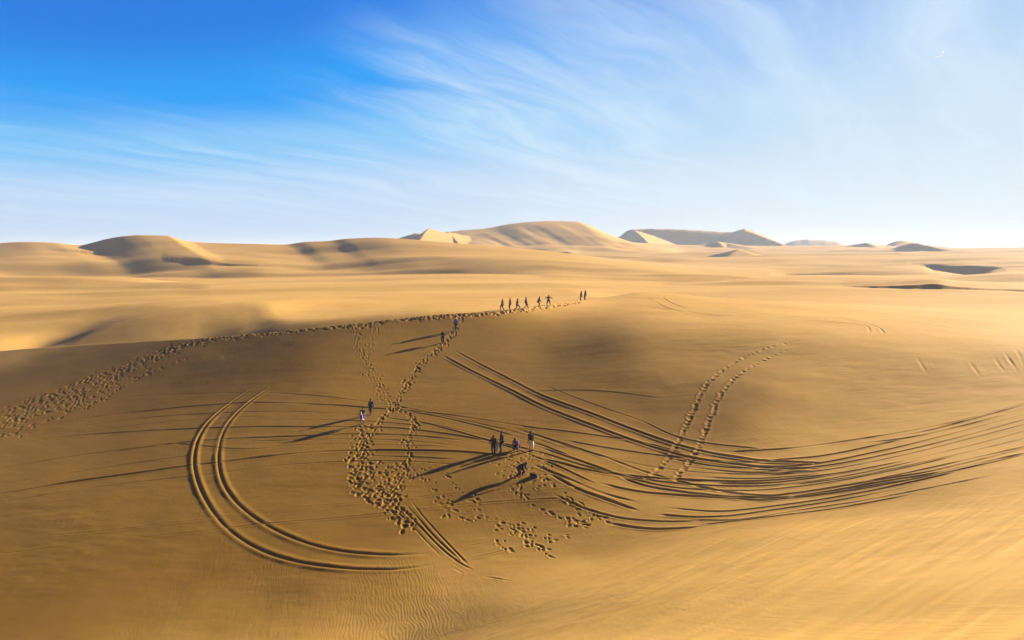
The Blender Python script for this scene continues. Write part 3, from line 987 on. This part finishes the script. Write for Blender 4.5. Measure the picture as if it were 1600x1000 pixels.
def plain_mat(name, rgb, rough=0.8, vary=0.25, scale=14.0):
    """cloth, skin or paint: base colour with a little woven unevenness"""
    key = (name, rgb)
    if key in _MATS:
        return _MATS[key]
    m = bpy.data.materials.new(name)
    m.use_nodes = True
    t = NT(m.node_tree)
    b = t.n['Principled BSDF']
    tc = t.node('ShaderNodeTexCoord')
    n = t.noise(tc.outputs['Object'], scale, 4.0, 0.6)
    dark = tuple(c * (1 - vary) for c in rgb) + (1,)
    lite = tuple(min(1, c * (1 + vary)) for c in rgb) + (1,)
    t.l.new(t.mix(n, dark, lite), b.inputs['Base Color'])
    b.inputs['Roughness'].default_value = rough
    b.inputs['Specular IOR Level'].default_value = 0.1
    _MATS[key] = m
    return m


def link(name, me, parent=None):
    ob = bpy.data.objects.new(name, me)
    COL.objects.link(ob)
    if parent is not None:
        ob.parent = parent
    return ob


def thing(name, label, cat, loc, rz=0.0, group=None):
    o = bpy.data.objects.new(name, None)
    o.empty_display_size = 0.3
    o.location = loc
    o.rotation_euler = (0, 0, rz)
    o["label"] = label
    o["category"] = cat
    if group:
        o["group"] = group
    COL.objects.link(o)
    return o


def grow(name, chains, mat, sub=1):
    """one continuous skinned surface; chains = lists of (point, radius) that share points by position"""
    verts, rad, edges, roots, index = [], [], [], [], {}
    for ch in chains:
        prev = None
        for p, r in ch:
            key = tuple(round(c, 4) for c in p)
            if key not in index:
                index[key] = len(verts)
                verts.append(tuple(p))
                rad.append(r)
                if prev is None:
                    roots.append(index[key])
            k = index[key]
            if prev is not None and prev != k:
                edges.append((prev, k))
            prev = k
    me = bpy.data.meshes.new(name)
    me.from_pydata(verts, edges, [])
    ob = bpy.data.objects.new(name, me)
    COL.objects.link(ob)
    ob.modifiers.new("skin", 'SKIN')
    sd = ob.modifiers.new("smooth", 'SUBSURF')
    sd.levels = sd.render_levels = sub
    sv = me.skin_vertices[0].data
    for i, r in enumerate(rad):
        rr = r if isinstance(r, tuple) else (r, r)
        sv[i].radius = rr
        sv[i].use_root = i in roots
    dg = bpy.context.evaluated_depsgraph_get()
    dg.update()
    res = bpy.data.meshes.new_from_object(ob.evaluated_get(dg))
    bpy.data.objects.remove(ob)
    bpy.data.meshes.remove(me)
    res.name = name
    res.materials.clear()
    res.materials.append(mat)
    res.polygons.foreach_set("use_smooth", [True] * len(res.polygons))
    return res


def ball(bm, c, r, sx=1, sy=1, sz=1, mi=0, seg=10):
    g = bmesh.ops.create_uvsphere(bm, u_segments=seg, v_segments=max(5, seg // 2 + 1), radius=r,
                                  matrix=Matrix.Translation(c) @ Matrix.Diagonal((sx, sy, sz, 1)))
    for f in {f for v in g['verts'] for f in v.link_faces}:
        f.material_index = mi
        f.smooth = True


def two_bone(a, b, l1, l2, pole):
    """middle joint of a limb from a to b, bent towards pole"""
    a, b, pole = Vector(a), Vector(b), Vector(pole)
    d = b - a
    L = min(max(d.length, 1e-4), (l1 + l2) * 0.999)
    n = d.normalized()
    x = (l1 * l1 - l2 * l2 + L * L) / (2 * L)
    h = math.sqrt(max(l1 * l1 - x * x, 0.0))
    p = (pole - n * pole.dot(n))
    p = p.normalized() if p.length > 1e-5 else Vector((0, 1, 0))
    return a + n * x + p * h


SKIN = (0.17, 0.085, 0.05)
HAIR = (0.012, 0.009, 0.008)


def person(label, loc, rz, height, top, legs, feet=((-0.1, 0.0), (0.1, 0.0)), hip=0.93, lean=0.0, side=0.0,
           hands=((-0.27, 0.05, 0.80), (0.27, 0.05, 0.80)), sleeves='long', trousers='long', hat=None, group=None, foot_z=(0, 0), curl=0.5):
    """x = the figure's left-right, y = the way it faces, z = up; sizes for 1.72 m, then scaled"""
    root = thing("person", label, "person", loc, rz, group)
    s = height / 1.72
    S = lambda p: (p[0] * s, p[1] * s, p[2] * s)
    R = lambda r: r * s * (1.24 if r > 0.03 else 1.0)
    ca, sa = math.cos(lean), math.sin(lean)
    cb, sb = math.cos(side), math.sin(side)

    def up(p):          # torso frame: leans forward and sideways about the hips
        x, y, z = p[0], p[1], p[2] - 0.93
        y, z = y * ca + z * sa, -y * sa + z * ca
        x, z = x * cb + z * sb, -x * sb + z * cb
        return (x, y, z + hip)

    pel = (0, 0, hip)
    waist, chest, neck0 = up((0, 0.0, 1.06)), up((0, -0.005, 1.27)), up((0, -0.01, 1.43))
    neck, jaw, skull, crown = up((0, 0.0, 1.49)), up((0, 0.025, 1.555)), up((0, 0.01, 1.63)), up((0, 0.0, 1.685))
    body = [[(pel, 0.125), (waist, 0.112), (chest, 0.135), (neck0, 0.075), (neck, 0.052), (jaw, 0.072), (skull, 0.092), (crown, 0.055)]]
    shirt = [[(up((0, 0, 0.90)), 0.15), (waist, 0.137), (chest, 0.157), (up((0, -0.01, 1.41)), 0.10), (up((0, -0.005, 1.452)), 0.07)]]
    trs, shoes, extra = [], [], []
    for k, sd in enumerate((-1, 1)):
        hipj = (sd * 0.095, 0, hip - 0.04)
        ank = (feet[k][0], feet[k][1], 0.09 + foot_z[k])
        knee = tuple(two_bone(hipj, ank, 0.43, 0.42, (sd * 0.15, 1, 0.05)))
        mid = tuple((Vector(hipj) + Vector(knee)) / 2)
        calf = tuple(Vector(knee) * 0.66 + Vector(ank) * 0.34)
        toe = (ank[0] + sd * 0.025, ank[1] + 0.15, ank[2] - 0.055)
        body.append([(pel, 0.125), (hipj, 0.092), (mid, 0.078), (knee, 0.056), (calf, 0.055), (ank, 0.036), (toe, 0.034)])
        leg = [(up((0, 0, 0.97)), 0.135), (hipj, 0.112), (mid, 0.098)]
        end = tuple(Vector(ank) + (Vector(calf) - Vector(ank)).normalized() * 0.03)
        if trousers == 'long':
            leg += [(knee, 0.075), (calf, 0.072), (end, 0.058)]
        else:
            leg += [(tuple(Vector(knee) * 0.85 + Vector(mid) * 0.15), 0.085)]
        trs.append(leg)
        shoes.append([((ank[0], ank[1] - 0.05, ank[2] - 0.045), 0.042), ((ank[0], ank[1] + 0.03, ank[2] - 0.035), 0.047), ((toe[0], toe[1] + 0.02, toe[2] + 0.003), 0.038)])
        sh = up((sd * 0.175, -0.01, 1.395))
        hand = Vector(hands[k])
        el = two_bone(sh, hand, 0.30, 0.26, (sd * 0.35, -1, -0.2))
        fore = (Vector(hand) - el).normalized()
        wrist = hand - fore * 0.06
        palm = hand + fore * 0.02
        body.append([(chest, 0.135), (sh, 0.062), (tuple(el), 0.043), (tuple(wrist), 0.027), (tuple(palm), 0.034)])
        sl = [(up((0, -0.01, 1.41)), 0.10), (sh, 0.078)]
        if sleeves == 'long':
            sl += [(tuple(el), 0.057), (tuple(Vector(wrist) - fore * 0.02), 0.041)]
        else:
            sl += [(tuple(Vector(sh) * 0.35 + el * 0.65), 0.062)]
        shirt.append(sl)
        # fingers: four of unequal length and a thumb from the palm's side
        across = fore.cross(Vector((0, 1, 0.15)))
        across = across.normalized() if across.length > 0.05 else Vector((1, 0, 0))
        into = across.cross(fore).normalized() * (-1 if sd < 0 else 1)
        for q, ln in enumerate((0.070, 0.080, 0.074, 0.058)):
            b0 = palm + across * (0.024 - 0.016 * q) + fore * 0.018
            b1 = b0 + fore * ln * 0.55 + into * ln * 0.15 * curl
            b2 = b1 + fore * ln * 0.35 * (1 - 0.5 * curl) + into * ln * 0.4 * curl
            extra.append([(tuple(b0), 0.010), (tuple(b1), 0.009), (tuple(b2), 0.007)])
        t0 = palm + across * 0.028 - fore * 0.02
        t1 = t0 + across * 0.022 + fore * 0.028 + into * 0.01
        extra.append([(tuple(t0), 0.012), (tuple(t1), 0.010), (tuple(t1 + fore * 0.028 + into * 0.008), 0.008)])
    sc = lambda chains: [[(S(p), R(r)) for p, r in ch] for ch in chains]
    skin = plain_mat("skin", SKIN, 0.6, 0.12)
    me = grow("body", sc(body + extra), skin)
    bm = bmesh.new()
    bm.from_mesh(me)
    for sd in (-1, 1):                                            # ears, eyes
        ball(bm, S(up((sd * 0.086, 0.0, 1.59))), 0.022 * s, 0.4, 0.8, 1.3)
        ball(bm, S(up((sd * 0.032, 0.092, 1.607))), 0.011 * s, mi=1, seg=8)
    ball(bm, S(up((0, 0.108, 1.575))), 0.016 * s, 0.8, 1.1, 1.5)      # nose
    ball(bm, S(up((0, 0.094, 1.538))), 0.02 * s, 1.3, 0.45, 0.35, 2)  # mouth
    bm.to_mesh(me)
    bm.free()
    me.materials.append(plain_mat("eye", (0.02, 0.015, 0.012), 0.3))
    me.materials.append(plain_mat("lips", (0.16, 0.05, 0.04), 0.5))
    link("body", me, root)
    link("shirt", grow("shirt", sc(shirt), plain_mat("cloth", top)), root)
    link("trousers", grow("trousers", sc(trs), plain_mat("cloth", legs)), root)
    for sh_ in shoes:
        link("shoe", grow("shoe", sc([sh_]), plain_mat("shoe leather", (0.03, 0.025, 0.02))), root)
    bm = bmesh.new()
    ball(bm, S(up((0, -0.014, 1.652))), 0.098 * s, 1.0, 1.06, 0.86, seg=14)
    ball(bm, S(up((0, -0.055, 1.60))), 0.078 * s, 1.05, 0.8, 1.05, seg=12)
    hm = bpy.data.meshes.new("hair")
    bm.to_mesh(hm)
    bm.free()
    hm.materials.append(plain_mat("hair", HAIR, 0.55))
    link("hair", hm, root)
    if hat:
        bm = bmesh.new()
        ball(bm, S(up((0, -0.01, 1.685))), 0.105 * s, 1, 1.08, 0.72, seg=14)
        ball(bm, S(up((0, 0.085, 1.672))), 0.085 * s, 0.9, 1.0, 0.14, seg=12)
        cm = bpy.data.meshes.new("cap")
        bm.to_mesh(cm)
        bm.free()
        cm.materials.append(plain_mat("cloth", hat))
        link("cap", cm, root)
    return root


def stand_on(u, v):
    p = hit([u], [v])[0]
    return (p[0], p[1], ground_z(p[0], p[1]) - 0.03)


def px_height(u, v, px):
    p = hit([u], [v])[0]
    return float(np.clip(px / F * p[1] * 1.04, 1.6, 1.88))


def board(label, loc, rot, length, colour, group=None):
    """sandboard: thin plank with rounded, slightly turned-up ends and two foot straps"""
    root = thing("sandboard", label, "board", loc, 0, group)
    root.rotation_euler = rot
    bm = bmesh.new()
    n, w = 24, 0.14
    top, bot = [], []
    for i in range(n + 1):
        t = -1 + 2 * i / n
        half = w * math.sqrt(max(1 - abs(t) ** 5, 0.0)) + 0.004
        lift = 0.09 * max(0, abs(t) - 0.72) ** 2 / 0.08
        a = [bm.verts.new((x * half, t * length / 2, lift + 0.012)) for x in (-1, -0.5, 0, 0.5, 1)]
        b = [bm.verts.new((x * half, t * length / 2, lift)) for x in (-1, -0.5, 0, 0.5, 1)]
        top.append(a)
        bot.append(b)
    for i in range(n):
        for j in range(4):
            bm.faces.new((top[i][j], top[i][j + 1], top[i + 1][j + 1], top[i + 1][j]))
            bm.faces.new((bot[i][j], bot[i + 1][j], bot[i + 1][j + 1], bot[i][j + 1]))
        bm.faces.new((top[i][0], top[i + 1][0], bot[i + 1][0], bot[i][0]))
        bm.faces.new((top[i][4], bot[i][4], bot[i + 1][4], top[i + 1][4]))
    for i in (0, n):
        for j in range(4):
            f = (top[i][j], bot[i][j], bot[i][j + 1], top[i][j + 1])
            bm.faces.new(f if i == 0 else f[::-1])
    bmesh.ops.recalc_face_normals(bm, faces=bm.faces)
    me = bpy.data.meshes.new("deck")
    bm.to_mesh(me)
    bm.free()
    me.materials.append(plain_mat("board paint", colour, 0.45, 0.06))
    link("deck", me, root)
    for y in (-0.22, 0.24):
        ch = [[((-0.11, y, 0.015), 0.014), ((-0.08, y, 0.055), 0.016), ((0, y, 0.075), 0.018), ((0.08, y, 0.055), 0.016), ((0.11, y, 0.015), 0.014)]]
        link("foot_strap", grow("foot_strap", ch, plain_mat("strap", (0.02, 0.02, 0.022))), root)
    return root


def duffel(label, loc, rz):
    root = thing("duffel_bag", label, "bag", loc, rz)
    bm = bmesh.new()
    ball(bm, (0, 0, 0.15), 0.2, 1.75, 0.95, 0.85, seg=20)
    for v in bm.verts:
        v.co.z = max(v.co.z + 0.03 * math.sin(9 * v.co.x + 5 * v.co.y), -0.04)
        v.co.x = max(min(v.co.x, 0.31), -0.31)
    me = bpy.data.meshes.new("bag_body")
    bm.to_mesh(me)
    bm.free()
    me.materials.append(plain_mat("canvas", (0.018, 0.035, 0.022)))
    link("bag_body", me, root)
    for y in (-0.09, 0.09):
        ch = [[((-0.16, y * 1.5, 0.26), 0.013), ((-0.11, y, 0.37), 0.013), ((0, y * 0.7, 0.41), 0.013), ((0.11, y, 0.37), 0.013), ((0.16, y * 1.5, 0.26), 0.013)]]
        link("carry_handle", grow("carry_handle", ch, plain_mat("strap", (0.02, 0.02, 0.022))), root)
    link("side_pocket", grow("side_pocket", [[((-0.13, -0.17, 0.14), 0.07), ((0.13, -0.17, 0.14), 0.07)]], plain_mat("canvas", (0.02, 0.04, 0.026))), root)
    return root


def pack(label, loc, rz):
    root = thing("backpack", label, "bag", loc, rz)
    link("bag_body", grow("bag_body", [[((0, 0, 0.0), (0.13, 0.09)), ((0, 0, 0.17), (0.15, 0.11)), ((0, 0, 0.36), (0.11, 0.08))]], plain_mat("canvas", (0.03, 0.02, 0.05))), root)
    link("front_pocket", grow("front_pocket", [[((-0.06, -0.11, 0.1), 0.06), ((0.06, -0.11, 0.1), 0.06)]], plain_mat("canvas", (0.04, 0.03, 0.06))), root)
    for x in (-0.09, 0.09):
        link("shoulder_strap", grow("shoulder_strap", [[((x, 0.06, 0.34), 0.016), ((x, 0.20, 0.37), 0.016), ((x, 0.24, 0.2), 0.016), ((x, 0.08, 0.02), 0.016)]],
                                    plain_mat("strap", (0.02, 0.02, 0.022))), root)
    return root


def build_people():
    D = math.radians
    BLACK, NAVY, MAROON, BLUE = (0.012, 0.012, 0.016), (0.012, 0.018, 0.05), (0.07, 0.012, 0.018), (0.03, 0.05, 0.22)
    PURPLE, WHITE, GREY, CREAM = (0.16, 0.09, 0.30), (0.75, 0.73, 0.70), (0.08, 0.08, 0.09), (0.68, 0.62, 0.52)
    WALKERS = "people strung out along the dune crest"
    GROUP = "people standing together on the rutted sand"
    walk_l = dict(feet=((-0.09, 0.26), (0.09, -0.24)), hip=0.89, foot_z=(0, 0.03), hands=((-0.25, -0.18, 0.86), (0.25, 0.22, 0.90)))
    walk_r = dict(feet=((-0.09, -0.24), (0.09, 0.26)), hip=0.89, foot_z=(0.03, 0), hands=((-0.25, 0.22, 0.90), (0.25, -0.18, 0.86)))

    def P(u, v, px, deg, label, top, legs, group=None, **kw):
        return person(label, stand_on(u, v), D(deg), px_height(u, v, px), top, legs, group=group, **kw)

    # the row along the crest
    P(785, 484.5, 20.5, 60, "tallest person in black at the left end of the row walking along the crest", BLACK, BLACK, WALKERS, **walk_l)
    P(797, 483.5, 19, 70, "person in dark red standing upright second from the left end of the crest row", MAROON, BLACK, WALKERS)
    P(808, 484, 18.5, -100, "person in a maroon top striding with legs wide apart in the crest row", MAROON, GREY, WALKERS,
      feet=((-0.16, 0.38), (0.16, -0.36)), hip=0.82, foot_z=(0, 0.03), lean=0.12)
    P(822, 481.5, 17.5, -90, "slim person in a greyish lavender shirt near the middle of the crest row", (0.10, 0.09, 0.17), NAVY, WALKERS, **walk_r)
    P(841, 479.5, 17, -80, "stooping person in a bright blue shirt and black trousers on the crest", BLUE, BLACK, WALKERS, lean=0.35,
      feet=((-0.14, 0.05), (0.14, -0.05)), hip=0.88, hands=((-0.3, 0.35, 0.75), (0.3, 0.35, 0.78)))
    P(857, 477, 16.5, 180, "black clad person with both arms held out and legs apart on the crest", BLACK, BLACK, WALKERS,
      feet=((-0.26, 0.08), (0.26, -0.05)), hip=0.86, hands=((-0.62, 0.12, 1.10), (0.62, 0.12, 1.14)))
    P(908, 470, 15.5, 95, "person in dark maroon clothes, left of the pair high on the crest", MAROON, (0.04, 0.01, 0.02), "pair high on the crest")
    P(914.5, 468.8, 15.5, 60, "person in navy with a white sunlit sleeve, right of the pair high on the crest", NAVY, NAVY, "pair high on the crest",
      hands=((-0.25, 0.1, 0.85), (0.36, 0.12, 0.92)))
    # coming down the footprint trail
    DOWN = "people on the footprint trail below the crest"
    p = P(712.5, 517, 21, 150, "person in a white and purple top on the footprint trail just below the crest", PURPLE, NAVY, DOWN, hat=(0.6, 0.58, 0.55), **walk_l)
    bp = p.location + Vector((0.08, 0.20, 1.0))
    pack("dark purple backpack on the back of the person just below the crest", bp, D(150 + 180))
    P(692, 536, 20, 170, "person in black with pale hands, a few steps below the purple top", BLACK, BLACK, DOWN, lean=0.1, **walk_r)
    # the two halfway down
    HALF = "pair walking down into the hollow"
    P(580, 647, 25, 160, "person in a dark blue top and black trousers, upper of the pair in the hollow", NAVY, BLACK, HALF, lean=0.08,
      hands=((-0.3, 0.2, 0.95), (0.3, 0.1, 0.9)), feet=((-0.09, 0.2), (0.09, -0.15)), hip=0.9)
    q = P(567, 662, 26.5, 170, "person in black top and bright blue shorts, lower of the pair in the hollow", BLACK, (0.05, 0.07, 0.45), HALF,
          trousers='short', sleeves='short', hands=((-0.34, 0.25, 0.92), (0.30, 0.25, 0.95)), **{k: walk_r[k] for k in ('feet', 'hip', 'foot_z')})
    board("white sandboard carried at the hip by the person in blue shorts", q.location + Vector((0.02, -0.34, 0.93)), (D(78), D(8), D(100)), 0.95, WHITE)
    # the group on the floor of the hollow
    P(771, 708.5, 29, 175, "person in black and dark red beside an upright white board in the hollow", (0.05, 0.01, 0.015), BLACK, GROUP,
      hands=((-0.28, 0.1, 0.85), (0.30, 0.22, 1.02)))
    g = hit([776.5], [706.5])[0]
    board("white sandboard stood upright in the sand beside the person in dark red", (g[0], g[1], ground_z(g[0], g[1]) + 0.50), (D(84), D(3), D(-35)), 1.12, WHITE)
    P(784, 705.5, 33, 100, "tall broad person all in black, second from the left of the group", BLACK, BLACK, GROUP,
      hands=((-0.30, 0.12, 0.95), (0.30, 0.12, 0.95)), feet=((-0.14, 0.04), (0.14, -0.02)))
    P(808, 703.5, 33, 150, "crouching person in a purple shirt between the standing members of the group", PURPLE, BLACK, GROUP,
      hip=0.42, lean=0.5, feet=((-0.17, 0.12), (0.17, 0.02)), hands=((-0.22, 0.48, 0.42), (0.25, 0.45, 0.40)))
    P(829.5, 704, 32, 195, "person in cream trousers and dark vest standing alone at the right of the group", BLACK, CREAM, GROUP,
      hands=((-0.25, 0.15, 0.85), (0.26, 0.02, 0.80)), sleeves='short')
    P(811, 743, 36, -120, "person in black bending down with one arm out, nearest to the camera", BLACK, (0.05, 0.014, 0.03), None,
      hip=0.66, lean=1.0, feet=((-0.17, 0.14), (0.17, -0.14)), hands=((-0.2, 0.66, 0.50), (0.35, 0.72, 0.36)))
    g = hit([834], [746])[0]
    duffel("dark green duffel bag lying on the sand in front of the bending person", (g[0], g[1], ground_z(g[0], g[1]) - 0.03), D(-25))


build_people()


def build_moon():
    """thin daytime crescent high at the right"""
    d = at(1467, 83, 9000.0)
    d = Vector(d)
    r = 50.0
    bm = bmesh.new()
    n = 28
    ang = [math.radians(-88 + 176 * i / n) for i in range(n + 1)]
    ring = []
    for a in ang:
        o = Vector((math.cos(a) * r, 0, math.sin(a) * r))
        i_ = Vector((math.cos(a) * r * 0.62, 0, math.sin(a) * r))
        m_ = (o + i_) / 2
        ring.append([bm.verts.new(o), bm.verts.new(m_ + Vector((0, 4, 0))), bm.verts.new(i_), bm.verts.new(m_ - Vector((0, 4, 0)))])
    for k in range(n):
        for j in range(4):
            bm.faces.new((ring[k][j], ring[k][(j + 1) % 4], ring[k + 1][(j + 1) % 4], ring[k + 1][j]))
    me = bpy.data.meshes.new("moon")
    bm.to_mesh(me)
    bm.free()
    m = bpy.data.materials.new("moonlight")
    m.use_nodes = True
    b = m.node_tree.nodes['Principled BSDF']
    b.inputs['Base Color'].default_value = (0.3, 0.3, 0.3, 1)
    b.inputs['Emission Color'].default_value = (0.92, 0.97, 1.0, 1)
    b.inputs['Emission Strength'].default_value = 0.24
    me.materials.append(m)
    ob = link("moon", me)
    ob.location = d
    ob.rotation_euler = (0, math.radians(62), math.atan2(-d.x, d.y))
    ob["kind"] = "structure"


build_moon()


def build_haze():
    zmin = float(GZ.min()) - 1.0
    zmax = max(float(GZ.max()), CAM_Z) + 3.0
    me = bpy.data.meshes.new("haze")
    bm = bmesh.new()
    bmesh.ops.create_cube(bm, size=1.0, matrix=Matrix.Translation((0, 0, (zmin + zmax) / 2)) @ Matrix.Diagonal((15000, 15000, zmax - zmin, 1)))
    bm.to_mesh(me)
    bm.free()
    m = bpy.data.materials.new("haze")
    m.use_nodes = True
    nt = m.node_tree
    nt.nodes.clear()
    out = nt.nodes.new('ShaderNodeOutputMaterial')
    v = nt.nodes.new('ShaderNodeVolumePrincipled')
    v.inputs['Color'].default_value = (0.74, 0.84, 1.0, 1)
    v.inputs['Density'].default_value = HAZE
    v.inputs['Anisotropy'].default_value = 0.12
    nt.links.new(v.outputs[0], out.inputs['Volume'])
    me.materials.append(m)
    ob = link("haze", me)
    ob["kind"] = "stuff"
    return ob


HAZE = 0.00030
build_haze()
